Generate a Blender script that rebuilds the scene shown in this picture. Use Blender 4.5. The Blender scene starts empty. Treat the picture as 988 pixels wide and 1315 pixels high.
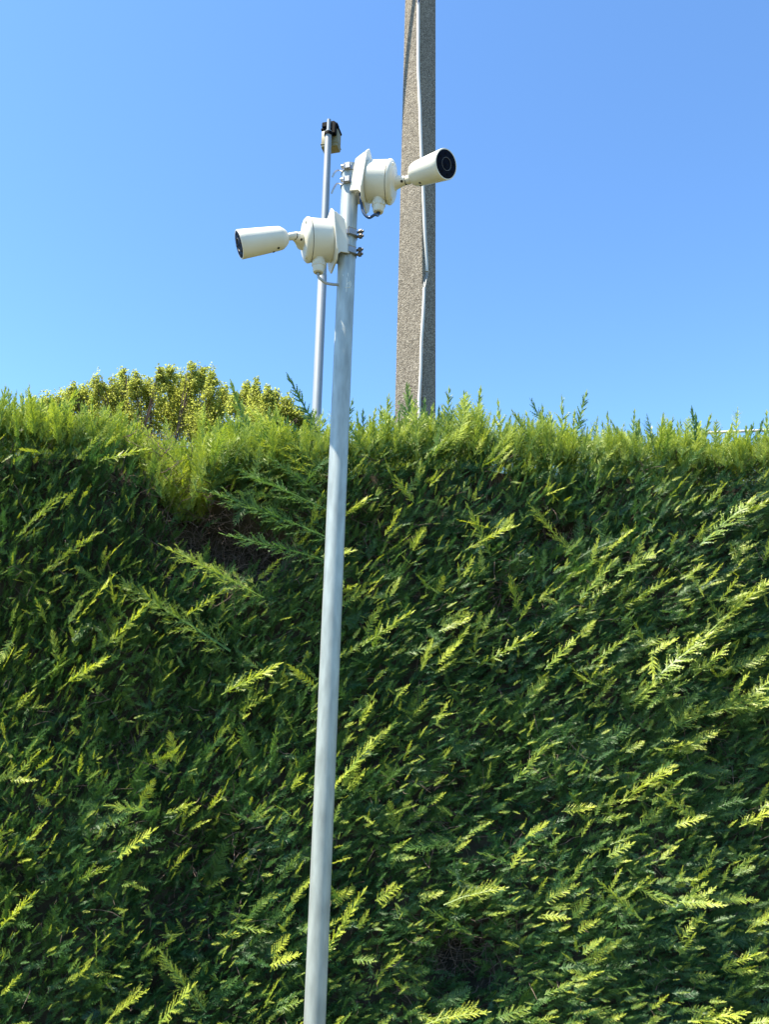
import bpy, bmesh, math, random
import numpy as np
from mathutils import Vector, Matrix, noise

sc = bpy.context.scene
R = math.radians
random.seed(7)
rng = np.random.default_rng(7)

# ------------------------------------------------------------------ camera
F_PX, CX, CY = 988.0, 494.0, 657.5
PITCH, ROLL = R(13.0), R(1.2)
EYE = Vector((0, 0, 1.6))
fw = Vector((0, math.cos(PITCH), math.sin(PITCH)))
up0 = Vector((0, -math.sin(PITCH), math.cos(PITCH)))
rt0 = Vector((1, 0, 0))
UP = up0 * math.cos(ROLL) - rt0 * math.sin(ROLL)
RT = rt0 * math.cos(ROLL) + up0 * math.sin(ROLL)
cam_d = bpy.data.cameras.new('camera')
cam = bpy.data.objects.new('camera', cam_d)
sc.collection.objects.link(cam)
m = Matrix((RT, UP, -fw)).transposed().to_4x4()
m.translation = EYE
cam.matrix_world = m
cam_d.sensor_fit = 'VERTICAL'
cam_d.sensor_height = 36
cam_d.lens = 36 * F_PX / 1315
cam_d.clip_end = 5000
cam_d.clip_start = .05
sc.camera = cam

# ------------------------------------------------------------------ light
SUN_EL, SUN_AZ = R(62), R(19.5)          # azimuth: 0 = from the left (-X), turned towards the viewer
SUN = Vector((-math.cos(SUN_EL) * math.cos(SUN_AZ), -math.cos(SUN_EL) * math.sin(SUN_AZ), math.sin(SUN_EL)))
world = bpy.data.worlds.new('World')
sc.world = world
world.use_nodes = True
wn = world.node_tree
bg = wn.nodes['Background']
sky = wn.nodes.new('ShaderNodeTexSky')
sky.sky_type = 'NISHITA'
sky.sun_disc = False
sky.sun_elevation = SUN_EL
sky.sun_rotation = math.atan2(SUN.x, SUN.y)
sky.air_density = 1.0
sky.dust_density = 0.3
sky.ozone_density = 3.0
tintn = wn.nodes.new('ShaderNodeMix'); tintn.data_type = 'RGBA'; tintn.blend_type = 'MULTIPLY'; tintn.inputs[0].default_value = 1
tintn.inputs[7].default_value = (.79, 1.05, 1.23, 1)      # the clear deep air of the day, over the whole sky
wn.links.new(sky.outputs[0], tintn.inputs[6])
wn.links.new(tintn.outputs[2], bg.inputs[0])
bg.inputs[1].default_value = 0.10
sun_d = bpy.data.lights.new('sun', 'SUN')
sun_d.energy = 5.0
sun_d.angle = R(.53)
sun_d.color = (1, .92, .78)
sun = bpy.data.objects.new('sun', sun_d)
sc.collection.objects.link(sun)
sun.rotation_euler = SUN.to_track_quat('Z', 'Y').to_euler()
sun.location = (-10, -6, 20)
sc.view_settings.view_transform = 'Standard'
sc.view_settings.look = 'None'
sc.view_settings.exposure = 1.4
sc.view_settings.gamma = 1

# ------------------------------------------------------------------ helpers
def unp(u, v, Y):
    d = fw + RT * ((u - CX) / F_PX) + UP * ((CY - v) / F_PX)
    return EYE + d * (Y / d.y)

def link(o, parent=None):
    sc.collection.objects.link(o)
    if parent is not None:
        o.parent = parent
    return o

def thing(name, label, cat, loc=(0, 0, 0), group=None):
    o = bpy.data.objects.new(name, None)
    o.location = loc
    o['label'] = label
    o['category'] = cat
    if group: o['group'] = group
    o.empty_display_size = .1
    return link(o)

def obj(name, bm, mat, parent=None, smooth=True, origin=None, angle=38):
    """one mesh object; bm is in world coordinates, the origin is moved to the parent's"""
    me = bpy.data.meshes.new(name)
    bmesh.ops.recalc_face_normals(bm, faces=bm.faces[:])
    base = Vector((0, 0, 0))
    p = parent
    while p is not None:
        base += p.location
        p = p.parent
    bmesh.ops.translate(bm, verts=bm.verts[:], vec=-base)
    bm.to_mesh(me)
    bm.free()
    for mm in (mat if isinstance(mat, (list, tuple)) else [mat]):
        me.materials.append(mm)
    if smooth:
        me.shade_smooth()
        me.set_sharp_from_angle(angle=R(angle))
    return link(bpy.data.objects.new(name, me), parent)

def frame(axis, upv=Vector((0, 0, 1))):
    a = Vector(axis).normalized()
    if abs(a.dot(upv)) > .97: upv = Vector((0, 1, 0))
    s = a.cross(upv).normalized()
    u = s.cross(a).normalized()
    return a, s, u

def lathe(bm, base, axis, prof, n=32, cap=True):
    """prof: list of (distance along axis, radius)"""
    a, s, u = frame(axis)
    base = Vector(base)
    rings = []
    for t, r in prof:
        if r < 1e-6:
            rings.append([bm.verts.new(base + a * t)])
        else:
            rings.append([bm.verts.new(base + a * t + (s * math.cos(2 * math.pi * k / n) + u * math.sin(2 * math.pi * k / n)) * r) for k in range(n)])
    for q in range(len(rings) - 1):
        A, B = rings[q], rings[q + 1]
        for k in range(n):
            k2 = (k + 1) % n
            if len(A) == 1 and len(B) == 1: continue
            if len(A) == 1: bm.faces.new((A[0], B[k2], B[k]))
            elif len(B) == 1: bm.faces.new((A[k], A[k2], B[0]))
            else: bm.faces.new((A[k], A[k2], B[k2], B[k]))
    if cap:
        for rr in (rings[0], rings[-1]):
            if len(rr) > 2: bm.faces.new(rr)

def tube(bm, pts, r, n=8, cap=True):
    pts = [Vector(p) for p in pts]
    rs = r if isinstance(r, (list, tuple)) else [r] * len(pts)
    rings = []
    ref = None
    for i, p in enumerate(pts):
        d = (pts[min(i + 1, len(pts) - 1)] - pts[max(i - 1, 0)]).normalized()
        if ref is None:
            ref = d.orthogonal().normalized()
        ref = (ref - d * ref.dot(d)).normalized()
        b = d.cross(ref)
        rings.append([bm.verts.new(p + (ref * math.cos(2 * math.pi * k / n) + b * math.sin(2 * math.pi * k / n)) * rs[i]) for k in range(n)])
    for A, B in zip(rings, rings[1:]):
        for k in range(n):
            bm.faces.new((A[k], A[(k + 1) % n], B[(k + 1) % n], B[k]))
    if cap:
        bm.faces.new(rings[0]); bm.faces.new(rings[-1])

def spline(ctrl, n=24):
    """Catmull-Rom through ctrl"""
    c = [Vector(p) for p in ctrl]
    c = [c[0] * 2 - c[1]] + c + [c[-1] * 2 - c[-2]]
    out = []
    for i in range(1, len(c) - 2):
        for k in range(n):
            t = k / n
            p0, p1, p2, p3 = c[i - 1:i + 3]
            out.append(.5 * ((2 * p1) + (p2 - p0) * t + (2 * p0 - 5 * p1 + 4 * p2 - p3) * t * t + (3 * p1 - p0 - 3 * p2 + p3) * t ** 3))
    out.append(c[-2])
    return out

def box(bm, center, ax, ay, az, size, bev=0, seg=2):
    """oriented box: ax, ay, az unit vectors, size full extents"""
    b2 = bmesh.new()
    bmesh.ops.create_cube(b2, size=1)
    for v in b2.verts:
        v.co = Vector(center) + Vector(ax) * v.co.x * size[0] + Vector(ay) * v.co.y * size[1] + Vector(az) * v.co.z * size[2]
    if bev:
        bmesh.ops.bevel(b2, geom=b2.edges[:], offset=bev, segments=seg, affect='EDGES', profile=.5)
    merge(bm, b2)

def merge(bm, b2):
    mp = {}
    for v in b2.verts: mp[v] = bm.verts.new(v.co)
    for f in b2.faces:
        bm.faces.new([mp[v] for v in f.verts])
    b2.free()

def prism(bm, poly, extr):
    """extrude the polygon (world points) by the vector extr"""
    a = [bm.verts.new(Vector(p)) for p in poly]
    b = [bm.verts.new(Vector(p) + Vector(extr)) for p in poly]
    n = len(a)
    bm.faces.new(a); bm.faces.new(b[::-1])
    for k in range(n):
        bm.faces.new((a[k], b[k], b[(k + 1) % n], a[(k + 1) % n]))

# ------------------------------------------------------------------ materials
def new_mat(name):
    mt = bpy.data.materials.new(name)
    mt.use_nodes = True
    nt = mt.node_tree
    return mt, nt, nt.nodes['Principled BSDF']

def node(nt, typ, **kw):
    n = nt.nodes.new(typ)
    for k, v in kw.items(): setattr(n, k, v)
    return n

def basic(name, col, rough=.5, metal=0, spec=.5, var=.12, scale=30, bump=0, bscale=200, streak=None):
    mt, nt, b = new_mat(name)
    tc = node(nt, 'ShaderNodeTexCoord')
    nz = node(nt, 'ShaderNodeTexNoise')
    nz.inputs['Scale'].default_value = scale
    nz.inputs['Detail'].default_value = 6
    src = tc.outputs['Object']
    if streak:
        mp = node(nt, 'ShaderNodeMapping')
        mp.inputs['Scale'].default_value = streak
        nt.links.new(src, mp.inputs[0]); nt.links.new(mp.outputs[0], nz.inputs['Vector'])
    else:
        nt.links.new(src, nz.inputs['Vector'])
    rmp = node(nt, 'ShaderNodeValToRGB')
    rmp.color_ramp.elements[0].position = .3
    rmp.color_ramp.elements[1].position = .7
    rmp.color_ramp.elements[0].color = (*[c * (1 - var) for c in col], 1)
    rmp.color_ramp.elements[1].color = (*[min(1, c * (1 + var)) for c in col], 1)
    nt.links.new(nz.outputs['Fac'], rmp.inputs[0])
    nt.links.new(rmp.outputs[0], b.inputs['Base Color'])
    b.inputs['Roughness'].default_value = rough
    b.inputs['Metallic'].default_value = metal
    b.inputs['Specular IOR Level'].default_value = spec
    if bump:
        n2 = node(nt, 'ShaderNodeTexNoise'); n2.inputs['Scale'].default_value = bscale
        nt.links.new(src, n2.inputs['Vector'])
        bp = node(nt, 'ShaderNodeBump'); bp.inputs['Strength'].default_value = bump; bp.inputs['Distance'].default_value = .002
        nt.links.new(n2.outputs['Fac'], bp.inputs['Height']); nt.links.new(bp.outputs[0], b.inputs['Normal'])
    return mt

WHITE = basic('white_paint', (.70, .67, .56), .42, var=.06, scale=16, bump=.08, bscale=500)
GALV = basic('galvanised_steel', (.375, .41, .38), .48, metal=.38, var=.20, scale=14, streak=(6, 6, 1.3), bump=.05, bscale=400)
GALV_FAR = basic('galvanised_steel_far', (.26, .29, .31), .58, metal=.25, var=.08, scale=8, streak=(5, 5, .7))
STEEL = basic('clamp_steel', (.36, .36, .35), .38, metal=.85, var=.12, scale=120)
BOLT = basic('bolt_steel', (.16, .15, .14), .4, metal=.8, var=.25, scale=150)
BLACK = basic('black_plastic', (.002, .002, .003), .7, spec=.08, var=.2)
GLASS_BLACK = basic('black_lens_glass', (.003, .004, .010), .5, spec=.05, var=.1)
LENS = basic('lens_ring_grey', (.10, .10, .10), .5, spec=.2, var=.1)
HOLE = basic('dark_hole', (.015, .014, .013), .7, var=.1)
CABLE_BLUE = basic('dark_blue_cable', (.02, .05, .11), .35, var=.1)
CABLE_GREY = basic('grey_cable', (.34, .35, .33), .45, var=.1)
CREAM = basic('cream_plastic', (.22, .195, .095), .5, var=.12, scale=14)
DUCT = basic('duct_pvc', (.58, .57, .52), .5, var=.1, scale=6, streak=(4, 4, .5))
PIPE = basic('pale_pipe', (.68, .62, .55), .5, var=.1)
SCRATCH = basic('scratched_zinc', (.75, .77, .72), .6, var=.1)
PRINT = basic('dark_print', (.05, .05, .045), .6, var=.1)
BARK = basic('brown_bark', (.10, .065, .045), .9, var=.4, scale=40, bump=.5, bscale=60)
TWIG = basic('dead_twigs', (.12, .085, .065), .95, var=.45, scale=30)
CORE = basic('hedge_dark_core', (.045, .038, .022), 1, var=.5, scale=18, bump=.8, bscale=80)  # dark brown, deep shade inside the hedge put into the colour
GRASS = basic('grass_ground', (.085, .08, .035), .95, var=.4, scale=3, bump=.8, bscale=60)

def concrete():
    mt, nt, b = new_mat('pebbled_concrete')
    tc = node(nt, 'ShaderNodeTexCoord')
    vo = node(nt, 'ShaderNodeTexVoronoi'); vo.inputs['Scale'].default_value = 125; vo.inputs['Randomness'].default_value = 1
    nt.links.new(tc.outputs['Object'], vo.inputs['Vector'])
    n1 = node(nt, 'ShaderNodeTexNoise'); n1.inputs['Scale'].default_value = 160; n1.inputs['Detail'].default_value = 3
    nt.links.new(tc.outputs['Object'], n1.inputs['Vector'])
    n2 = node(nt, 'ShaderNodeTexNoise'); n2.inputs['Scale'].default_value = 2.2; n2.inputs['Detail'].default_value = 4
    nt.links.new(tc.outputs['Object'], n2.inputs['Vector'])
    sep = node(nt, 'ShaderNodeSeparateColor'); nt.links.new(vo.outputs['Color'], sep.inputs[0])
    r1 = node(nt, 'ShaderNodeValToRGB')
    el = r1.color_ramp.elements
    el[0].position = 0; el[0].color = (.125, .105, .08, 1)
    el[1].position = 1; el[1].color = (.52, .465, .375, 1)
    e = el.new(.45); e.color = (.275, .242, .19, 1)
    e = el.new(.8); e.color = (.36, .322, .25, 1)
    nt.links.new(sep.outputs[0], r1.inputs[0])
    mx = node(nt, 'ShaderNodeMix', data_type='RGBA', blend_type='MULTIPLY'); mx.inputs[0].default_value = .8
    r2 = node(nt, 'ShaderNodeValToRGB')
    r2.color_ramp.elements[0].position = .38; r2.color_ramp.elements[0].color = (.42, .40, .38, 1)
    r2.color_ramp.elements[1].position = .6; r2.color_ramp.elements[1].color = (1, 1, 1, 1)
    nt.links.new(n1.outputs['Fac'], r2.inputs[0])
    nt.links.new(r1.outputs[0], mx.inputs[6]); nt.links.new(r2.outputs[0], mx.inputs[7])
    mx2 = node(nt, 'ShaderNodeMix', data_type='RGBA', blend_type='MULTIPLY'); mx2.inputs[0].default_value = .6
    r3 = node(nt, 'ShaderNodeValToRGB')
    r3.color_ramp.elements[0].position = .3; r3.color_ramp.elements[0].color = (.72, .72, .72, 1)
    r3.color_ramp.elements[1].position = .7; r3.color_ramp.elements[1].color = (1, .98, .95, 1)
    nt.links.new(n2.outputs['Fac'], r3.inputs[0])
    nt.links.new(mx.outputs[2], mx2.inputs[6]); nt.links.new(r3.outputs[0], mx2.inputs[7])
    nt.links.new(mx2.outputs[2], b.inputs['Base Color'])
    b.inputs['Roughness'].default_value = .9
    b.inputs['Specular IOR Level'].default_value = .25
    bp = node(nt, 'ShaderNodeBump'); bp.inputs['Strength'].default_value = .8; bp.inputs['Distance'].default_value = .004
    inv = node(nt, 'ShaderNodeMath', operation='MULTIPLY'); inv.inputs[1].default_value = -1
    nt.links.new(vo.outputs['Distance'], inv.inputs[0]); nt.links.new(inv.outputs[0], bp.inputs['Height'])
    nt.links.new(bp.outputs[0], b.inputs['Normal'])
    return mt
CONCRETE = concrete()

def foliage(name, old, mid, fresh, translucency=.42, attr_type='INSTANCER', spec=.5):
    """old growth to fresh growth, driven by each spray's own age and the distance along it"""
    mt, nt, b = new_mat(name)
    at = node(nt, 'ShaderNodeAttribute', attribute_type=attr_type, attribute_name='tint')
    tip = node(nt, 'ShaderNodeAttribute', attribute_type='GEOMETRY', attribute_name='tip')
    ml = node(nt, 'ShaderNodeMath', operation='MULTIPLY_ADD'); ml.inputs[1].default_value = .55; ml.inputs[2].default_value = .5
    nt.links.new(tip.outputs['Fac'], ml.inputs[0])
    mu = node(nt, 'ShaderNodeMath', operation='MULTIPLY'); mu.use_clamp = True
    nt.links.new(ml.outputs[0], mu.inputs[0]); nt.links.new(at.outputs['Fac'], mu.inputs[1])
    rp = node(nt, 'ShaderNodeValToRGB')
    rp.color_ramp.elements[0].color = (*old, 1)
    rp.color_ramp.elements[1].color = (*fresh, 1)
    e = rp.color_ramp.elements.new(.4); e.color = (*mid, 1)
    nt.links.new(mu.outputs[0], rp.inputs[0])
    nt.links.new(rp.outputs[0], b.inputs['Base Color'])
    b.inputs['Roughness'].default_value = .42
    b.inputs['Specular IOR Level'].default_value = .5
    tr = node(nt, 'ShaderNodeBsdfTranslucent')
    hs = node(nt, 'ShaderNodeHueSaturation'); hs.inputs['Saturation'].default_value = 1.1; hs.inputs['Value'].default_value = 1.25
    nt.links.new(rp.outputs[0], hs.inputs['Color']); nt.links.new(hs.outputs[0], tr.inputs['Color'])
    mx = node(nt, 'ShaderNodeMixShader'); mx.inputs[0].default_value = translucency
    out = nt.nodes['Material Output']
    nt.links.new(b.outputs[0], mx.inputs[1]); nt.links.new(tr.outputs[0], mx.inputs[2])
    nt.links.new(mx.outputs[0], out.inputs[0])
    b.inputs['Specular IOR Level'].default_value = spec
    return mt
SPRAY_MAT = foliage('conifer_spray', (.029, .104, .036), (.125, .235, .048), (.50, .56, .075))  # fresh tone set above the growth's own colour, sunlit look painted in
LEAF_MAT = foliage('tree_leaf', (.25, .28, .06), (.36, .39, .095), (.46, .48, .16), .68, 'GEOMETRY', .15)

# ------------------------------------------------------------------ ground
bm = bmesh.new()
S = 1500
GZ = -.25
g = bmesh.ops.create_grid(bm, x_segments=40, y_segments=40, size=S)
bmesh.ops.translate(bm, verts=bm.verts[:], vec=(0, 0, GZ))
ground = obj('ground', bm, GRASS)
ground['kind'] = 'structure'

# ------------------------------------------------------------------ front pole and the two security cameras
LEAN = R(.38)          # the pole is not quite plumb
PX, PY, PR = unp(430, 700, 1.6).x, 1.6, .0205
PIV = Vector((PX, PY, unp(430, 700, 1.6).z))
LM = Matrix.Translation(PIV) @ Matrix.Rotation(LEAN, 4, 'Y') @ Matrix.Translation(-PIV)
LMI = LM.inverted()
def unl(u, v, Y): return LMI @ unp(u, v, Y)
PTOP = unl(450, 215, PY).z
pole = thing('steel_pole', 'bare galvanised steel pole in front of the hedge, carrying two white cameras at its top', 'pole', (PX, PY, GZ))
bm = bmesh.new()
ns = 40
lathe(bm, (PX, PY, GZ - .02), (0, 0, 1), [((PTOP - GZ + .02) * k / ns, PR) for k in range(ns + 1)] , 40, cap=False)
lathe(bm, (PX, PY, PTOP), (0, 0, 1), [(0, PR), (0, PR - .003), (-.12, PR - .003), (-.12, 0)], 40, cap=False)
obj('tube', bm, GALV, pole)
# hand-scratched mark below the lower camera
bm = bmesh.new()
def on_pole(du, dv, z):      # around the tube, metres along its face
    a = -math.pi / 2 + du / PR
    r = PR + .0004
    return Vector((PX + r * math.cos(a), PY + r * math.sin(a), z + dv))
zs = unl(452, 372, PY).z
for st in ([(-.001, .018), (-.0005, -.018)], [(-.001, -.002), (.002, .006), (.005, .009), (.006, .002), (.007, -.004)], [(-.004, -.006), (.003, -.005), (.008, -.004)], [(.007, .012), (.009, .004), (.0095, 0)], [(-.010, .026), (-.0095, .022)], [(.001, .030), (.0015, .022)]):
    pp = [on_pole(a + .004, b, zs) for a, b in st]
    tube(bm, pp, .0007, 5)
obj('scratch_mark', bm, SCRATCH, pole)

def dirv(az, tilt):
    az, tilt = R(az), R(tilt)
    return Vector((math.cos(az) * math.cos(tilt), -math.sin(az) * math.cos(tilt), -math.sin(tilt)))

def security_camera(label, zc, box_ax, joint, body_ax, body_len, arm_r, clamp_z, clamp_kind, cable_mat, cable_pts, deep=0.0, fr=.0335, rise=0.0):
    A = Vector((PX, PY, zc))
    a, s, u = frame(box_ax)
    root = thing('security_camera', label, 'security camera', A, 'security cameras on the steel pole')
    # --- mount plate: face plate, two folded flanges towards the pole
    bm = bmesh.new()
    w, h, c = .050, .064, .018
    x0 = .0365 + deep
    def pt(px, ps, pu): return A + a * px + s * ps + u * pu
    poly = [(-w + c, -h), (w - c, -h), (w, -h + c), (w, h - c), (w - c, h), (-w + c, h), (-w, h - c), (-w, -h + c)]
    prism(bm, [pt(x0, p, q) for p, q in poly], a * .004)
    for sg in (-1, 1):
        fl = [(x0 + .0005, -.052), (x0 + .0005, .060), (x0 - .010, .060), (x0 - .028, .042), (x0 - .030, -.044), (x0 - .010, -.040)]
        prism(bm, [pt(px, sg * .0245, pu) for px, pu in fl], s * (sg * .003))
    bmesh.ops.bevel(bm, geom=bm.edges[:], offset=.0008, segments=1, affect='EDGES')
    obj('mount_plate', bm, WHITE, root, smooth=True)
    # --- junction box
    bx = x0 + .0045
    bm = bmesh.new()
    B = A + a * bx
    lathe(bm, B, a, [(0, .0465), (.002, .0475), (.006, .0480), (.046, .0492), (.0475, .0494)], 56)
    jb = obj('junction_box', bm, WHITE, root)
    bm = bmesh.new()
    lathe(bm, B + a * .0490, a, [(0, .0488), (.0005, .0506), (.0045, .0508), (.0065, .0500), (.0110, .0455), (.0135, .0400), (.0150, .0310), (.0158, .0200), (.0170, .0185), (.0170, 0)], 56)
    obj('lid', bm, WHITE, jb)
    for k in range(3):
        bm = bmesh.new()
        an = 2 * math.pi * k / 3 + .5
        q = B + a * .0600 + (s * math.cos(an) + u * math.sin(an)) * .0425
        lathe(bm, q, a, [(0, .0042), (.0025, .0042), (.0032, .003), (.0018, .0015), (.0018, 0)], 12)
        obj('screw', bm, WHITE, jb)
    # --- cable gland under the box
    dn = Vector((0, 0, -1))
    G = B + a * .030 - u * .0415
    bm = bmesh.new()
    lathe(bm, G, dn, [(0, .0135), (.012, .0135), (.0125, .0150), (.024, .0150), (.0245, .0142), (.036, .0128), (.039, .0110), (.040, .0060), (.036, .0055)], 20)
    gl = obj('cable_gland', bm, WHITE, root)
    bm = bmesh.new()
    for k in range(10):
        an = 2 * math.pi * k / 10
        q = G + dn * .0185 + Vector((math.cos(an), math.sin(an), 0)) * .0150
        box(bm, q, Vector((math.cos(an), math.sin(an), 0)), Vector((-math.sin(an), math.cos(an), 0)), dn, (.0018, .004, .010), .0005, 1)
    obj('grip_ring', bm, WHITE, gl)
    bm = bmesh.new()
    tube(bm, spline([G + dn * .030, G + dn * .046] + [A + Vector(p) for p in cable_pts], 12), .0034, 10)
    obj('cable', bm, cable_mat, root)
    # --- arm
    L = B + a * .0655
    J = Vector(joint)
    d = (J - L)
    ln = d.length
    bm = bmesh.new()
    lathe(bm, L - d.normalized() * .004, d, [(0, arm_r[0] * 1.35), (.005, arm_r[0] * 1.15), (.012, arm_r[0]), (ln * .75, arm_r[1]), (ln - .004, arm_r[1] * .98), (ln, arm_r[1] * .9), (ln + .004, arm_r[1] * .6), (ln + .006, 0)], 28)
    arm = obj('arm', bm, WHITE, root)
    da, ds, du = frame(d)
    hole = L + d * .62
    nv = (EYE - hole); nv = (nv - da * nv.dot(da)).normalized()
    bm = bmesh.new()
    lathe(bm, hole + nv * (arm_r[1] * .93), nv, [(0, .0030), (.0022, .0030), (.0022, 0)], 12)
    obj('set_screw', bm, HOLE, arm)
    # --- knuckle between arm and body
    b, bs, bu = frame(body_ax)
    bm = bmesh.new()
    rk = arm_r[2]
    lathe(bm, J - b * .006, b, [(0, 0), (0, rk * .7), (.004, rk), (.016, rk), (.020, rk * .9), (.024, rk * .9)], 24)
    kn = obj('knuckle', bm, WHITE, root)
    kd = (da * .3 + nv * .6 - b * .0).normalized()
    bm = bmesh.new()
    lathe(bm, J - da * .004, da, [(0, rk * 1.02), (.005, rk * 1.02)], 24)
    obj('joint_slot', bm, HOLE, kn)
    # --- body: a sleeve that widens to the front
    P = J + b * .016 + bu * rise
    r1 = fr
    r0 = fr * .80
    bl = body_len
    prof = [(0, .012), (.002, .015), (.006, .019), (.014, r0 - .001), (.017, r0)]
    prof += [(.017 + (bl - .017) * t, r0 + (r1 - r0) * (t ** .8)) for t in (.1, .25, .45, .65, .85, .98)]
    prof += [(bl, r1 - .0008), (bl, r1 - .003), (bl - .004, r1 - .0032)]
    bm = bmesh.new()
    lathe(bm, P, b, prof, 56)
    body = obj('camera_body', bm, WHITE, root, angle=50)
    bm = bmesh.new()
    rg = r1 - .0031
    lathe(bm, P + b * (bl - .006), b, [(0, rg), (.0055, rg), (.0068, rg - .0015), (.0070, rg - .003), (.0070, .0145), (.0060, .0140), (.0060, 0)], 56)
    fg = obj('front_glass', bm, GLASS_BLACK, body)
    bm = bmesh.new()
    lathe(bm, P + b * (bl + .0002), b, [(0, .0145), (.0012, .0145), (.0014, .0135), (.0002, .0130)], 40, cap=False)
    obj('lens_ring', bm, LENS, body)
    bm = bmesh.new()
    lathe(bm, P + b * (bl - .0004), b, [(0, .0085), (.001, .0085), (.0012, .0075), (.0006, .005), (.0016, .003), (.0020, 0)], 28)
    obj('lens', bm, GLASS_BLACK, body)
    bm = bmesh.new()
    for k in range(8):
        an = 2 * math.pi * (k + .5) / 8
        q = P + b * (bl + .0008) + (bs * math.cos(an) + bu * math.sin(an)) * .022
        lathe(bm, q, b, [(0, .0026), (.0008, .0024), (.0010, 0)], 10)
    obj('diode_ring', bm, BLACK, body)
    # small cover screws and a print under the body
    for q0, off in ((.030, -.25), (.040, .18)):
        bm = bmesh.new()
        an = -math.pi / 2 + off
        nn = (bs * math.cos(an) + bu * math.sin(an))
        rr = r0 + (r1 - r0) * ((q0 - .017) / (bl - .017)) ** .8
        lathe(bm, P + b * q0 + nn * (rr - .0006), nn, [(0, .0028), (.0016, .0028), (.0016, 0)], 10)
        obj('cover_screw', bm, HOLE, body)
    # --- clamps round the pole
    for k, cz in enumerate(clamp_z):
        bm = bmesh.new()
        lathe(bm, (PX, PY, cz - .0055), (0, 0, 1), [(0, PR + .0004), (0, PR + .0018), (.011, PR + .0018), (.011, PR + .0004)], 40, cap=False)
        cl = obj('pole_clamp', bm, STEEL, root)
        if clamp_kind == 'worm':
            vd = Vector((-.25, -1, 0)).normalized()
            tg = Vector((vd.y, -vd.x, 0))
            bm = bmesh.new()
            q = Vector((PX, PY, cz)) + vd * (PR + .0050)
            box(bm, q, tg, vd, Vector((0, 0, 1)), (.013, .008, .0105), .0015, 2)
            obj('worm_housing', bm, STEEL, cl)
            bm = bmesh.new()
            lathe(bm, q + tg * .0085 - vd * 0, tg * 1, [(0, .0045), (.006, .0045), (.0065, .0035), (.0045, .001), (.0045, 0)], 8)
            obj('worm_screw', bm, STEEL, cl)
            bm = bmesh.new()
            e0 = Vector((PX, PY, cz)) + Vector((-1, -.3, 0)).normalized() * (PR + .001)
            st = [e0, e0 + Vector((-.009, -.006, -.003)), e0 + Vector((-.016, -.008, -.011 - .006 * k)), e0 + Vector((-.021, -.006, -.022 - .008 * k))]
            sp = spline(st, 5)
            for p, q2 in zip(sp, sp[1:]):
                dd = (q2 - p)
                aa, ss, uu = frame(dd, Vector((.3, -1, .4)))
                box(bm, (p + q2) / 2, aa, ss, uu, (dd.length * 1.15, .0045, .0009))
            obj('band_tail', bm, STEEL, cl)
        else:
            for dz in (.0055, -.0060):
                bm = bmesh.new()
                sd = Vector((1, -.42, 0)).normalized()
                q = Vector((PX, PY, cz + dz)) + sd * (PR - .001)
                lathe(bm, q, sd, [(0, .0030), (.010, .0030), (.010, .0058), (.0165, .0058), (.0165, .0030), (.021, .0028), (.0215, 0)], 6)
                obj('clamp_bolt', bm, BOLT, cl)
            bm = bmesh.new()
            sd = Vector((.55, -1, 0)).normalized(); tg = Vector((1, .55, 0)).normalized()
            box(bm, Vector((PX, PY, cz)) + sd * (PR + .004), tg, sd, Vector((0, 0, 1)), (.020, .004, .016), .001, 1)
            obj('clamp_saddle', bm, STEEL, cl)
    return root, body

def zpole(v): return unl(450, v, PY).z
zR = zpole(233)
zL = zpole(311)
JR = unl(523, 231.5, 1.575)
camR, bodyR = security_camera('white security camera facing right at the very top of the steel pole, black front visible', zR, dirv(9, 6), JR, dirv(48, 14.5), .112,
    (.0145, .0114, .0105), (zpole(222), zpole(239)), 'worm', CABLE_BLUE,
    [(.062, -.028, -.106), (.049, -.024, -.111), (.036, -.020, -.097), (.030, -.016, -.072), (.025, -.012, -.040)], .004, .0335, .007)
JL = unl(378, 303, 1.545)
camL, bodyL = security_camera('white security camera facing left, lower of the two on the steel pole', zL, dirv(165, 8), JL, dirv(165, 20.5), .112,
    (.0165, .0120, .0085), (zpole(304), zpole(327)), 'bolt', CABLE_GREY,
    [(-.058, -.028, -.110), (-.044, -.024, -.119), (-.028, -.018, -.119), (-.010, -.008, -.114), (-.002, 0, -.112)], 0, .0318)

for rr in (pole, camR, camL):
    rr.matrix_basis = LM @ Matrix.Translation(rr.location)

# ------------------------------------------------------------------ rear thin pole with its device
RX, RY = unp(414, 350, 5.0).x, 5.0
RX = (unp(407, 515, 5).x + unp(421, 200, 5).x) / 2
zt = unp(422, 172, 5).z
zj = unp(412, 357, 5).z
rp = thing('thin_pole', 'thin grey pole rising behind the hedge, topped by a small cream box', 'pole', (RX, RY, GZ))
bm = bmesh.new()
lathe(bm, (RX, RY, GZ), (0, 0, 1), [(0, .0325), (zj - GZ, .0325), (zj - GZ + .004, .031)], 28)
obj('lower_tube', bm, GALV_FAR, rp)
bm = bmesh.new()
lathe(bm, (RX, RY, zj + .006), (0, 0, 1), [(-.004, .0315), (.02, .0315), (.022, .029), (zt - zj - .02, .025), (zt - zj, .023)], 28)
obj('upper_tube', bm, GALV_FAR, rp)
bm = bmesh.new()
lathe(bm, (RX, RY, zt - .012), (0, 0, 1), [(0, .0255), (.006, .027), (.03, .027), (.032, .015), (.135, .015), (.137, 0)], 20)
obj('top_spigot', bm, GALV_FAR, rp)
dv = thing('equipment_box', 'small cream box with black bracket fixed on top of the thin rear pole', 'equipment box', (RX, RY, zt))
X, Yv, Z = Vector((1, 0, 0)), Vector((0, 1, 0)), Vector((0, 0, 1))
rot = Matrix.Rotation(R(-14), 3, 'Z')
Xr, Yr = rot @ X, rot @ Yv
c0 = Vector((RX, RY, zt)) + Yr * .085 + Xr * -.006
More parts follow.
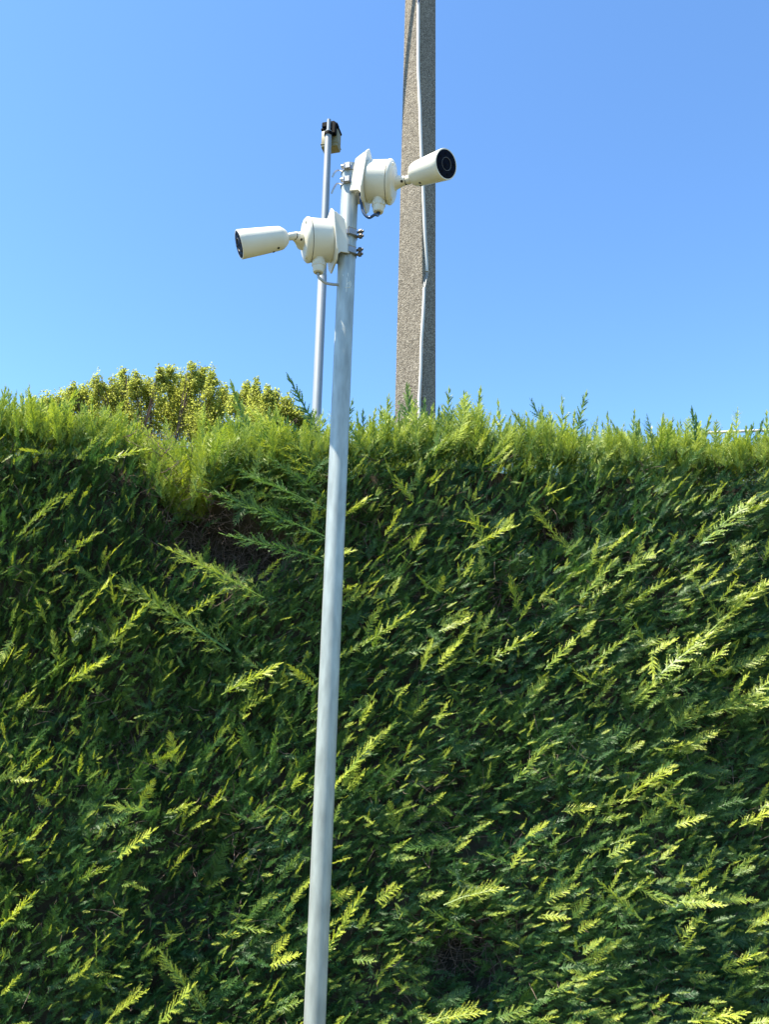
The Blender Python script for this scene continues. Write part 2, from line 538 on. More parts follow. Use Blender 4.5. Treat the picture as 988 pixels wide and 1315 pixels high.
bm = bmesh.new(); box(bm, c0 + Z * .000, Xr, Yr, Z, (.132, .09, .150), .010, 2)
hb = obj('housing', bm, CREAM, dv)
bm = bmesh.new(); box(bm, c0 + Z * -.046, Xr, Yr, Z, (.138, .096, .009), .003, 1)
obj('seam_rim', bm, CREAM, hb)
bm = bmesh.new(); box(bm, c0 + Z * .085, Xr, Yr, Z, (.139, .098, .018), .004, 1)
obj('cover', bm, BLACK, dv)
bm = bmesh.new(); box(bm, c0 + Z * .118 - Xr * .012 - Yr * .02, Xr, Yr, Z, (.100, .07, .046), .006, 1)
box(bm, c0 + Z * .104 + Xr * .038 - Yr * .03, Xr, Yr, Z, (.05, .05, .03), .004, 1)
obj('bracket_head', bm, BLACK, dv)
bm = bmesh.new()
box(bm, Vector((RX, RY, zt + .055)) + Yr * .020 + Xr * .02, Xr, Yr, Z, (.066, .040, .10), .005, 1)
lathe(bm, (RX, RY, zt - .015), Z, [(0, .026), (0, .033), (.022, .033), (.022, .026)], 24, cap=False)
obj('bracket_clamp', bm, BLACK, dv)

# ------------------------------------------------------------------ concrete utility pole
CYP = 6.0
cb = unp(541.5, 500, CYP)
ct = unp(539.5, 0, CYP)
cp = thing('utility_pole', 'square pebbled concrete utility pole standing behind the hedge, one side in shade', 'utility pole', (cb.x + .02, CYP + .18, GZ))
nl = Vector((-.62, -.785, 0)).normalized()         # lit face
tl = Vector((-nl.y, nl.x, 0)) * -1                 # along the lit face towards the left
if tl.x > 0: tl = -tl
CZ0, CZ1 = cb.z, ct.z
corner0 = unp(544.5, 500, CYP)
H = 10.4
def sect(z):
    # the corner that faces the camera, and widths of both faces
    t = (z - CZ0) / (CZ1 - CZ0)
    cx_ = corner0.x + (unp(539.5, 0, CYP).x - corner0.x) * t
    wl = .305 - .122 * t
    wr = .185 + .088 * t
    c = Vector((cx_, CYP, z))
    return [c, c + (-nl) * wr, c + (-nl) * wr + tl * wl, c + tl * wl]
bm = bmesh.new()
prev = None
nz_ = 26
for k in range(nz_ + 1):
    z = GZ + H * k / nz_
    q = sect(z)
    # rounded arrises: each corner cut into three points
    ring = []
    for i in range(4):
        p, pa, pb = q[i], q[i - 1], q[(i + 1) % 4]
        ch = .014
        da_, db_ = (pa - p).normalized(), (pb - p).normalized()
        ring += [p + da_ * ch, p + (da_ + db_) * ch * .3, p + db_ * ch]
    vs = [bm.verts.new(p) for p in ring]
    if prev:
        for i in range(len(vs)):
            j = (i + 1) % len(vs)
            bm.faces.new((prev[i], prev[j], vs[j], vs[i]))
    else:
        bm.faces.new(vs)
    prev = vs
bm.faces.new(prev)
obj('shaft', bm, CONCRETE, cp, angle=20)
# arm added out of view to cast the slanting shadow down the lit face
za = unp(539, 0, CYP).z + .16
q = sect(za)
bm = bmesh.new()
st = q[0] + tl * .03 - nl * -.0 - nl * .05
tube(bm, spline([st, st + nl * .06 + tl * .03, st + Vector((-.45, -.09, .02)), st + Vector((-1.3, -.26, .16))], 8), .017, 12)
obj('shadow_arm', bm, GALV_FAR, cp)

dc = thing('cable_duct', 'thin white plastic cable duct running up the corner of the concrete pole, broken midway', 'cable duct', (corner0.x, CYP - .03, 0))
def duct_pt(u, v, off=.022):
    p = unp(u, v, CYP)
    q = sect(p.z)[0]
    # keep it against the corner, the small sideways wander taken from the photograph
    dx = p.x - q.x
    y = CYP - off + (abs(dx) * .55 if dx < 0 else abs(dx) * 1.55)
    return Vector((unp(u, v, y).x, y, p.z))
bm = bmesh.new()
upper = [duct_pt(u, v) for u, v in ((537.5, 6), (537.5, 40), (537.5, 90), (539.5, 140), (541, 190), (543.5, 240), (545.5, 290), (548.5, 346))]
tube(bm, spline(upper, 6), .0145, 12)
obj('upper_duct', bm, DUCT, dc)
bm = bmesh.new()
lower = [duct_pt(u, v) for u, v in ((545, 370), (544, 400), (541.5, 440), (540.5, 480), (538.5, 520), (538.5, 560))]
lower.append(Vector((lower[-1].x, lower[-1].y, GZ + .05)))
tube(bm, spline(lower, 6), .0135, 12)
obj('lower_duct', bm, DUCT, dc)
bm = bmesh.new()
for off in (-.006, .005):
    tube(bm, spline([upper[-2] + Vector((off, .0, 0)), upper[-1] + Vector((off, 0, .02)), (upper[-1] + lower[0]) / 2 + Vector((off * 1.3, .004, 0)), lower[0] + Vector((off, 0, -.02)), lower[1] + Vector((off, 0, 0))], 6), .0042, 8)
obj('bare_cable', bm, CABLE_GREY, dc)
bm = bmesh.new()
tube(bm, spline([upper[0] + Vector((0, 0, -.1)), upper[0] + Vector((0, -.003, .05)), upper[0] + Vector((.01, -.004, .4)), upper[0] + Vector((.0, .0, 1.2))], 6), .0125, 10)
obj('top_cable', bm, CABLE_BLUE, dc)

# ------------------------------------------------------------------ pale pipe rail behind the hedge on the right
pr = thing('pipe_rail', 'thin pale horizontal pipe glimpsed behind the hedge top at far right', 'pipe', (2.6, 5.6, GZ))
bm = bmesh.new()
a0, a1 = unp(904, 556, 5.6), unp(985, 552.5, 5.6)
dr = (a1 - a0)
tube(bm, [a0 - dr * .05, a1 + dr * 1.9], .0105, 10)
obj('pipe', bm, PIPE, pr)
for t in (1.25, 2.6):
    bm = bmesh.new()
    p = a0 + dr * t
    tube(bm, [(p.x, p.y, GZ), (p.x, p.y, p.z - .012)], .02, 10)
    obj('post', bm, PIPE, pr)

# ------------------------------------------------------------------ tree behind the hedge
def leafy_tree(name, label, base, lobes, leaves, leaf_size, seed):
    rg = np.random.default_rng(seed)
    root = thing(name, label, 'tree', base)
    bx, by = base[0], base[1]
    bm = bmesh.new()
    fork = Vector((bx, by, 2.6))
    tube(bm, spline([(bx, by, GZ), (bx + .05, by, 1.4), fork], 6), [.17 - .05 * k / 12 for k in range(13)], 10)
    obj('trunk', bm, BARK, root)
    bm = bmesh.new()
    for c, r in lobes:
        c = Vector(c)
        mid = fork.lerp(c, .5) + Vector((rg.normal(0, .15), rg.normal(0, .15), .25))
        sp = spline([fork, mid, c + Vector((0, 0, r[2] * .5))], 6)
        tube(bm, sp, [.022 * (1 - k / len(sp)) + .004 for k in range(len(sp))], 6)
        for _ in range(8):
            d = Vector(rg.normal(0, 1, 3)); d.normalize()
            t0 = sp[int(rg.integers(5, len(sp)))]
            e = c + Vector((d.x * r[0], d.y * r[1], abs(d.z) * r[2])) * .85
            tube(bm, spline([t0, (t0 + e) / 2 + Vector((0, 0, .05)), e], 3), [.006, .006, .005, .005, .004, .004, .003], 4)
    obj('limbs', bm, BARK, root)
    # leaves: clumps on twig ends, each leaf a folded pointed blade
    per = [max(1, l[1][0] * l[1][1] * l[1][2]) for l in lobes]
    vol = np.array([l[1][0] * l[1][1] * l[1][2] for l in lobes]) ** .62
    vol = vol / vol.sum()
    V, Fc, T, TI = [], [], [], []
    for (c, r), share in zip(lobes, vol):
        n = int(leaves * share)
        nclump = max(14, n // 42)
        dirs = rg.normal(0, 1, (nclump, 3)); dirs /= np.linalg.norm(dirs, axis=1)[:, None]
        rad = rg.random(nclump) ** .42
        rad *= .92 + .26 * np.sin(dirs[:, 0] * 7 + dirs[:, 2] * 5 + seed) * np.sin(dirs[:, 1] * 6 + dirs[:, 2] * 9)
        off = dirs * rad[:, None]
        off[:, :2] *= (1 - .55 * np.clip(off[:, 2:3], 0, 1))
        cc = np.array(c) + off * np.array(r)
        csz = rg.uniform(.05, .17, nclump) * min(1, r[0] / .45)
        ctint = np.clip(rg.normal(.5, .15, nclump), 0, 1)
        idx = rg.integers(0, nclump, n)
        pos = cc[idx] + np.clip(rg.normal(0, 1, (n, 3)), -1.5, 1.5) * csz[idx][:, None] * np.array([.9, .9, 1.15])
        for k in range(n):
            d = rg.normal(0, 1, 3); d[2] -= .3; d /= np.linalg.norm(d)
            s_ = np.cross(d, rg.normal(0, 1, 3)); s_ /= np.linalg.norm(s_)
            nn = np.cross(d, s_)
            L = leaf_size * rg.uniform(.65, 1.3); W = L * rg.uniform(.30, .42)
            p = pos[k]; b0 = len(V)
            V += [p, p + d * L * .45 + s_ * W + nn * W * .3, p + d * L, p + d * L * .45 - s_ * W + nn * W * .3]
            Fc += [(b0, b0 + 1, b0 + 2), (b0, b0 + 2, b0 + 3)]
            t = float(np.clip(ctint[idx[k]] + rg.normal(0, .13), 0, 1))
            T += [.6] * 4; TI += [t] * 4
    me = bpy.data.meshes.new('crown')
    V = np.array(V) - np.array(base)
    me.from_pydata(V.tolist(), [], Fc)
    for nm, dat in (('tip', T), ('tint', TI)):
        at = me.attributes.new(nm, 'FLOAT', 'POINT'); at.data.foreach_set('value', np.array(dat, dtype=np.float32))
    me.materials.append(LEAF_MAT)
    link(bpy.data.objects.new('crown', me), root)
    return root

TY = 11.5
def lob(u, v, ru, rv, Y=TY, deep=None):
    p = unp(u, v, Y)
    s_ = (unp(u + 1, v, Y) - p).length
    return (tuple(p), (ru * s_, (deep or ru * .9) * s_, rv * s_))
tb = unp(215, 600, TY)
leafy_tree('tree', 'broad yellow green leafy tree showing above the left part of the hedge', (tb.x, TY, GZ), [
    lob(36, 538, 16, 24, TY + -0.3), lob(56, 528, 15, 26, TY + 0.0), lob(76, 522, 14, 24, TY + 0.3), lob(92, 514, 12, 26, TY + -0.1), lob(108, 514, 13, 24, TY + 0.1), lob(124, 502, 11, 26, TY + -0.3), lob(143, 506, 13, 26, TY + 0.0), lob(158, 496, 11, 30, TY + 0.3), lob(172, 498, 11, 28, TY + -0.1), lob(188, 505, 12, 28, TY + 0.1), lob(205, 494, 10, 30, TY + -0.3), lob(217, 488, 9, 26, TY + 0.0), lob(232, 502, 12, 30, TY + 0.3), lob(246, 488, 11, 30, TY + -0.1), lob(258, 486, 10, 28, TY + 0.1), lob(272, 502, 12, 30, TY + -0.3), lob(286, 518, 12, 26, TY + 0.0),
    lob(230, 530, 44, 30, TY + .4), lob(150, 540, 50, 28, TY + .3), lob(80, 555, 44, 24, TY + .3), lob(265, 548, 40, 30), lob(170, 590, 80, 50, TY + .2)], 125000, .033, 3)
tb2 = unp(345, 600, TY - .6)
leafy_tree('tree', 'lower narrow yellow green leafy tree just left of the thin rear pole', (tb2.x, TY - .6, GZ), [
    lob(302, 520, 10, 22, TY - .6), lob(316, 512, 10, 24, TY - .4), lob(328, 510, 10, 24, TY - .6), lob(343, 518, 10, 24, TY - .8), lob(354, 516, 9, 22, TY - .5), lob(368, 528, 11, 22, TY - .6), lob(384, 540, 10, 18, TY - .6), lob(397, 552, 10, 16, TY - .6), lob(335, 545, 36, 26, TY - .6), lob(335, 590, 50, 40, TY - .6)], 52000, .033, 9)

# ------------------------------------------------------------------ hedge
HX0, HX1, HY = -3.7, 3.7, 4.0
ZT0 = unp(494, 572, HY).z
def ztop(x):
    z = ZT0 - .020 * x - .012 * max(0, x) ** 2 + .035 * min(1, max(0, x * 3)) - .025 * min(1, max(0, -x - 1.2) * 4) + .03 * noise.noise((x * 1.7, 3.1, 0)) + .02 * noise.noise((x * 5, 9, 0))
    # the dip left of the pole
    z -= .30 * math.exp(-((x + 1.13) / .20) ** 2) + .12 * math.exp(-((x + .70) / .30) ** 2)
    return z
HOLL = []      # hollows: centre x, z, radius x, z, depth
for u, v, ru, rv, d in ((262, 690, 62, 40, .34), (330, 710, 40, 22, .26), (175, 590, 24, 26, .22), (232, 640, 36, 22, .30), (722, 690, 34, 22, .20), (590, 1245, 52, 34, .22), (100, 570, 70, 10, .12),
                        (270, 1110, 40, 60, .12), (640, 770, 30, 26, .12), (930, 610, 70, 12, .10), (470, 690, 30, 40, .10), (915, 960, 20, 20, .14), (560, 1040, 40, 30, .08), (180, 960, 40, 30, .08)):
    p = unp(u, v, HY)
    s_ = .0042
    HOLL.append((p.x, p.z, ru * s_, rv * s_, d))
def hollow(x, z):
    t = 0
    for hx, hz, rx, rz, d in HOLL:
        e = ((x - hx) / rx) ** 2 + ((z - hz) / rz) ** 2
        if e < 6: t += d * math.exp(-e)
    return t
def face_y(x, z):
    n1 = noise.noise((x * .9, z * .9, 5.0)) * .09
    n2 = noise.noise((x * 2.6 + 9, z * 2.6, 1.0)) * .055
    n3 = noise.noise((x * 8 + 4, z * 8, 7.0)) * .032
    return HY + n1 + n2 + n3 + hollow(x, z) - .05 * max(0, (1.7 - z)) / 1.7

hedge = thing('conifer_hedge', 'tall clipped conifer hedge with fresh yellow green shoots along its top', 'hedge', (0, HY, GZ))

# solid dark inner mass behind the sprays, its shade put into the colour
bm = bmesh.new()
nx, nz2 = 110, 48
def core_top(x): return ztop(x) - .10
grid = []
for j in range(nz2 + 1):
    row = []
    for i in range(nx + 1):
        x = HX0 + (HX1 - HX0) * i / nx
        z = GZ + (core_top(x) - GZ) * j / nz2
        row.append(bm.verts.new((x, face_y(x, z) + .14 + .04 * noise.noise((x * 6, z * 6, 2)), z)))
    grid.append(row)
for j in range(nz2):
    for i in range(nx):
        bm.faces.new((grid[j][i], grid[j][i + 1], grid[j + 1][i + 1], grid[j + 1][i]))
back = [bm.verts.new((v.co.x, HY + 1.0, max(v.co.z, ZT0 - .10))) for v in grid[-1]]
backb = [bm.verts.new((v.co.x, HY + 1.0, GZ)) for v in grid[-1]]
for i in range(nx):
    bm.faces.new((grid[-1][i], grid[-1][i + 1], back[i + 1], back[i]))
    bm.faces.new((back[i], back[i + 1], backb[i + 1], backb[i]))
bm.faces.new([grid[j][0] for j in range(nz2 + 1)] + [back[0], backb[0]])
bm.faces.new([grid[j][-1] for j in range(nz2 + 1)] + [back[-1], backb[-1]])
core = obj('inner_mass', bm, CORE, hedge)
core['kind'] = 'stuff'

# trunks of the hedge shrubs
for x in np.arange(-3.4, 3.5, .75):
    bm = bmesh.new()
    tube(bm, spline([(x, HY + .45, GZ), (x + .04, HY + .42, 1.2), (x - .03, HY + .45, 2.4)], 4), [.05 - .003 * k for k in range(9)], 8)
    obj('trunk', bm, BARK, hedge)

# bare brown twigs in the hollows
bm = bmesh.new()
rt_ = random.Random(4)
def twig(x, z, big=1):
    y = face_y(x, z) + rt_.uniform(-.02, .12)
    p = Vector((x, y, z))
    d = Vector((rt_.gauss(.1, .6), rt_.gauss(-.35, .4), rt_.gauss(.25, .6))).normalized()
    L = rt_.uniform(.05, .17) * big
    pts = [p]
    for k in range(3):
        d = (d + Vector((rt_.gauss(0, .3), rt_.gauss(0, .3), rt_.gauss(0, .3)))).normalized()
        pts.append(pts[-1] + d * L / 3)
    r = rt_.uniform(.0010, .0026) * big
    tube(bm, pts, [r, r * .9, r * .7, r * .4], 4, cap=False)
for hx, hz, rx, rz, d in HOLL:
    n = int(520 * rx * rz * 12 * (d / .25) + 60)
    for _ in range(n):
        twig(hx + rt_.gauss(0, rx * .75), hz + rt_.gauss(0, rz * .75))
for _ in range(2500):
    twig(rt_.uniform(-2.6, 2.6), rt_.uniform(.05, ZT0 - .05), .9)
tw = obj('dry_twigs', bm, TWIG, hedge, smooth=False)
tw['kind'] = 'stuff'

# --- the spray meshes: flat feathery conifer fronds, unit length along +Y, flat in XY
def spray_mesh(name, seed, pairs=15, compound=False, narrow=1.0, plume=False):
    rg = random.Random(seed)
    V, Fc, T = [], [], []
    def blade(p, d, n, L, w, t0, t1, teeth):
        """one branchlet: a thin midrib carrying short pointed leaflets left and right"""
        d = d.normalized()
        s_ = d.cross(n).normalized()
        b0 = len(V)
        lift = n * (L * rg.uniform(-.10, .16))
        bend = s_ * (L * rg.uniform(-.08, .08))
        q1 = p + d * L * .5 + lift * .35 + bend
        q2 = p + d * L + lift
        V.extend([p - s_ * w * .5, p + s_ * w * .5, q1 - s_ * w * .55, q1 + s_ * w * .55, q2])
        T.extend([t0, t0, (t0 + t1) / 2, (t0 + t1) / 2, t1])
        Fc.extend([(b0, b0 + 1, b0 + 3, b0 + 2), (b0 + 2, b0 + 3, b0 + 4)])
        for k in range(teeth):
            f = (k + .6) / teeth
            c = (p.lerp(q1, f * 2) if f < .5 else q1.lerp(q2, f * 2 - 1))
            l = L * .34 * (1 - f * .55) * rg.uniform(.75, 1.2)
            for sg in (-1, 1):
                e = c + d * l * .72 + s_ * sg * l * .62 + n * l * rg.uniform(-.2, .25)
                b0 = len(V)
                wd = d * w * .62
                V.extend([c - wd, c + wd, e])
                tt = t0 + (t1 - t0) * f
                T.extend([tt, tt, min(1, tt + .2)])
                Fc.append((b0, b0 + 1, b0 + 2))
    def frond(o, d, n, L, pairs, t0, t1, teeth=4, wide=1.0):
        d = d.normalized(); n = (n - d * n.dot(d)).normalized(); s_ = d.cross(n)
        cur = rg.uniform(-.07, .07); droop = rg.uniform(-.02, .08)
        def ax(t): return o + d * L * t + s_ * L * cur * t * t - n * L * droop * t * t
        seg = 5
        b0 = len(V)
        for k in range(seg + 1):
            t = k / seg
            w = L * .016 * (1 - t * .8)
            V.extend([ax(t) - s_ * w, ax(t) + s_ * w]); T.extend([t0 * .5] * 2)
        for k in range(seg):
            q = b0 + 2 * k
            Fc.append((q, q + 1, q + 3, q + 2))
        for k in range(pairs):
            t = .05 + .93 * (k + rg.uniform(-.25, .25)) / pairs
            prof = (math.sin(math.pi * min(1, (t + .12) / 1.12) ** .75)) ** .75 * (.30 if t < .9 else .22) * wide + .045
            for sg in (-1, 1):
                tt = min(.99, max(.02, t + rg.uniform(-.02, .02)))
                ang = R((46 if plume else 56) - 24 * tt + rg.uniform(-13, 13))
                roll = rg.uniform(-1.25, 1.25) if plume else rg.uniform(-.22, .3)
                sd = s_ * sg * math.cos(roll) + n * math.sin(roll)
                dd = d * math.cos(ang) + sd * math.sin(ang)
                nn = n * math.cos(roll) - s_ * sg * math.sin(roll) + s_ * rg.uniform(-.45, .45) + d * rg.uniform(-.35, .35)
                l = L * prof * (rg.uniform(.78, 1.15) if rg.random() < .8 else rg.uniform(.4, .75))
                tc_ = t0 + (t1 - t0) * tt
                blade(ax(tt), dd, (nn - dd * nn.dot(dd)).normalized(), l, L * .0185, tc_, min(1, tc_ + .3), teeth)
        blade(ax(.97), d, n, L * .09, L * .018, t1, 1, 2)
    Yv_, Zv_ = Vector((0, 1, 0)), Vector((0, 0, 1))
    if not compound:
        frond(Vector((0, 0, 0)), Yv_, Zv_, 1, pairs, .1, .8, 4, narrow)
    else:
        o = Vector((0, 0, 0))
        frond(o + Yv_ * .35, Yv_ + Vector((rg.uniform(-.1, .1), 0, rg.uniform(-.1, .1))), Zv_, .65, 19, .3, .9, 3, .45 if plume else .8)
        k0 = 13 if plume else 8
        for k in range(k0):
            t = .04 + (.84 if plume else .5) * k / k0
            for sg in (-1, 1):
                if rg.random() < .12: continue
                ang = R(rg.uniform(24, 42))
                dd = Vector((sg * math.sin(ang), math.cos(ang), rg.uniform(-.3, .4)))
                nn = Vector((rg.uniform(-.5, .5), rg.uniform(-.3, .3), 1))
                if plume: frond(o + Yv_ * t, dd, nn, rg.uniform(.13, .21) * (1.1 - .4 * t), 9, .1 + .4 * t, .6 + .4 * t, 3, .8)
                else: frond(o + Yv_ * t, dd, nn, rg.uniform(.24, .38) * (1.05 - .5 * t), 11, .1, .75, 3, .8)
        b0 = len(V)
        V.extend([Vector((-.009, 0, 0)), Vector((.009, 0, 0)), Vector((.006, .4, .004)), Vector((-.006, .4, .004))]); T.extend([0] * 4)
        Fc.append((b0, b0 + 1, b0 + 2, b0 + 3))
    me = bpy.data.meshes.new(name)
    me.from_pydata([tuple(v) for v in V], [], Fc)
    at = me.attributes.new('tip', 'FLOAT', 'POINT')
    at.data.foreach_set('value', np.array(T, dtype=np.float32))
    me.materials.append(SPRAY_MAT)
    return me
small = [spray_mesh('spray', 20 + k, 19 + 2 * k, False, (.62, .8, .48)[k]) for k in range(3)]
small += [spray_mesh('spray', 40 + k, 23 + 2 * k, False, (.50, .66, .40)[k], True) for k in range(3)]
bigm = [spray_mesh('spray', 60 + k, 12, True, 1, k > 1) for k in range(4)]
MESHES = small + bigm            # variants 0-2 flat fronds, 3-5 bushy plumes, 6-9 branched

def orient(axis, normal):
    y = Vector(axis).normalized()
    n = Vector(normal)
    z = (n - y * n.dot(y))
    if z.length < 1e-4: z = y.orthogonal()
    z.normalize()
    x = y.cross(z)
    return Matrix((x, y, z)).transposed()

pts = []       # position, 3x3, scale, variant, tint
rs = random.Random(11)
def field(x, z):
    """lean of the sprays on the clipped face, degrees above the horizontal, towards the right"""
    base = 46 + 6 * (z - 1.6) - 5.0 * x
    return base + 16 * noise.noise((x * 1.3, z * 1.3, 8.0))
def add_face(x, z, dep, size, tint, variant=None, out=None, lit=False):
    A = field(x, z) + rs.gauss(0, 20)
    if rs.random() < .12: A = 180 - A + rs.gauss(0, 20)
    if rs.random() < .06: A = rs.uniform(0, 360)
    A = R(A)
    o = rs.uniform(.15, .85) if out is None else out
    ax = Vector((math.cos(A), -o, math.sin(A)))
    nrm = Vector((rs.gauss(-.3, .7), -1 + rs.gauss(0, .35), .7 + rs.gauss(0, .6)))
    if lit: nrm = SUN * rs.uniform(.5, 1.4) + Vector((rs.gauss(0, .5), -.6 + rs.gauss(0, .4), rs.gauss(0, .4)))
    y = face_y(x, z) + dep
    pts.append((Vector((x, y, z)), orient(ax, nrm), size, rs.randrange(6) if variant is None else variant, tint))

def face_tint(x, z):
    return max(0, min(1, .19 + .24 * noise.noise((x * 2.1, z * 2.1, 3.3)) + rs.gauss(0, .10)))
area = (HX1 - HX0) * (ZT0 - GZ)
def outer(x): return abs(x) > 2.75 and rs.random() < .5
# the dense body of small fronds, in depth
for _ in range(int(area * 1500)):
    x = rs.uniform(HX0, HX1); z = rs.uniform(GZ, ztop(x) - .01)
    if outer(x): continue
    h = hollow(x, z)
    if h > .08 and rs.random() < min(.96, (h - .08) * 9): continue
    add_face(x, z, rs.triangular(-.05, .17, .06), rs.uniform(.055, .13), face_tint(x, z), rs.choice((0, 0, 1, 2, 2, 3, 4, 5)))
# branched fronds deeper and at the surface
for _ in range(int(area * 50)):
    x = rs.uniform(HX0, HX1); z = rs.uniform(GZ, ztop(x) - .04)
    if outer(x) or hollow(x, z) > .11: continue
    add_face(x, z, rs.uniform(.0, .10), rs.uniform(.18, .30), face_tint(x, z) + .05, 6 + rs.randrange(4), rs.uniform(.05, .5))
# fresh tips tinted bright as if sunlit, proud of the face, in twos and threes
for _ in range(int(area * 112)):
    x = rs.uniform(HX0, HX1); z = rs.uniform(GZ, ztop(x) - .06)
    if outer(x) or (hollow(x, z) > .11 and rs.random() < .8): continue
    bias = .5 + .5 * noise.noise((x * 1.1 + 3, z * 1.1, 6.6)) + .17 * x
    if rs.random() > .35 + .8 * bias: continue
    sz = .05 + .15 * rs.random() ** 2.4
    ti = max(.35, rs.gauss(.90, .28)); dp = rs.uniform(-.095, -.03)
    for k in range(rs.choice((1, 1, 2, 3, 4))):
        add_face(x + rs.gauss(0, .022) * (k > 0), z + rs.gauss(0, .022) * (k > 0), dp + .012 * k, sz * (1 if k == 0 else rs.uniform(.45, .9)), max(.25, ti - .1 * k), rs.choice((0, 1, 2, 2, 2, 3, 5, 5)), rs.uniform(.05, .6), True)
# small crumbs of growth all over the clipped surface
for _ in range(int(area * 420)):
    x = rs.uniform(HX0, HX1); z = rs.uniform(GZ, ztop(x) - .05)
    if outer(x) or hollow(x, z) > .11: continue
    add_face(x, z, rs.uniform(-.075, .0), rs.uniform(.03, .065), max(.1, rs.gauss(.62, .3)), rs.choice((0, 1, 2, 3, 4)), rs.uniform(.05, .9), rs.random() < .6)

# --- shoots along the top
def add_up(x, y, z, size, tint, variant=None, lean=.27):
    ax = Vector((rs.gauss(.06, lean), rs.gauss(-.05, lean), 1))
    nrm = Vector((rs.gauss(-.3, .7), -1, rs.gauss(0, .3)))
    pts.append((Vector((x, y, z)), orient(ax, nrm), size, rs.choice((3, 4, 4, 5, 1, 8, 9)) if variant is None else variant, tint))
for _ in range(3900):
    x = rs.uniform(HX0, HX1)
    if outer(x): continue
    dy = rs.random() ** 1.6 * .8
    zt_ = ztop(x)
    y = face_y(x, zt_) - .07 + dy
    cl = max(0, .42 + .7 * noise.noise((x * 3.6, y * 2.2, 4.4)) + .8 * noise.noise((x * 11, y * 5, 1.4)))
    size = rs.uniform(.09, .17) + .20 * cl * rs.random()
    add_up(x, y, zt_ - .045 + rs.uniform(-.03, .03), size, min(1, max(.3, rs.gauss(.88, .15))))
# single long leaders
for _ in range(260):
    x = rs.uniform(HX0, HX1)
    y = face_y(x, ztop(x)) + rs.random() * .5
    add_up(x, y, ztop(x) - .05, rs.uniform(.22, .34), rs.uniform(.3, .8), rs.choice((3, 5, 5)), .16)
# lush growth in the dip
for _ in range(1500):
    x = rs.gauss(-.98, .26)
    if not -1.5 < x < -.4: continue
    k = rs.random()
    z = ztop(x) - .12 + .36 * k * math.exp(-((x + 1.05) / .45) ** 2)
    y = face_y(x, min(z, ZT0 - .1)) + .02 + .55 * k + rs.uniform(-.05, .1)
    add_up(x, y, z, rs.uniform(.13, .27), min(1, max(.3, rs.gauss(.82, .16))), rs.choice((3, 4, 5, 0)), .3)

PTS_DONE = pts
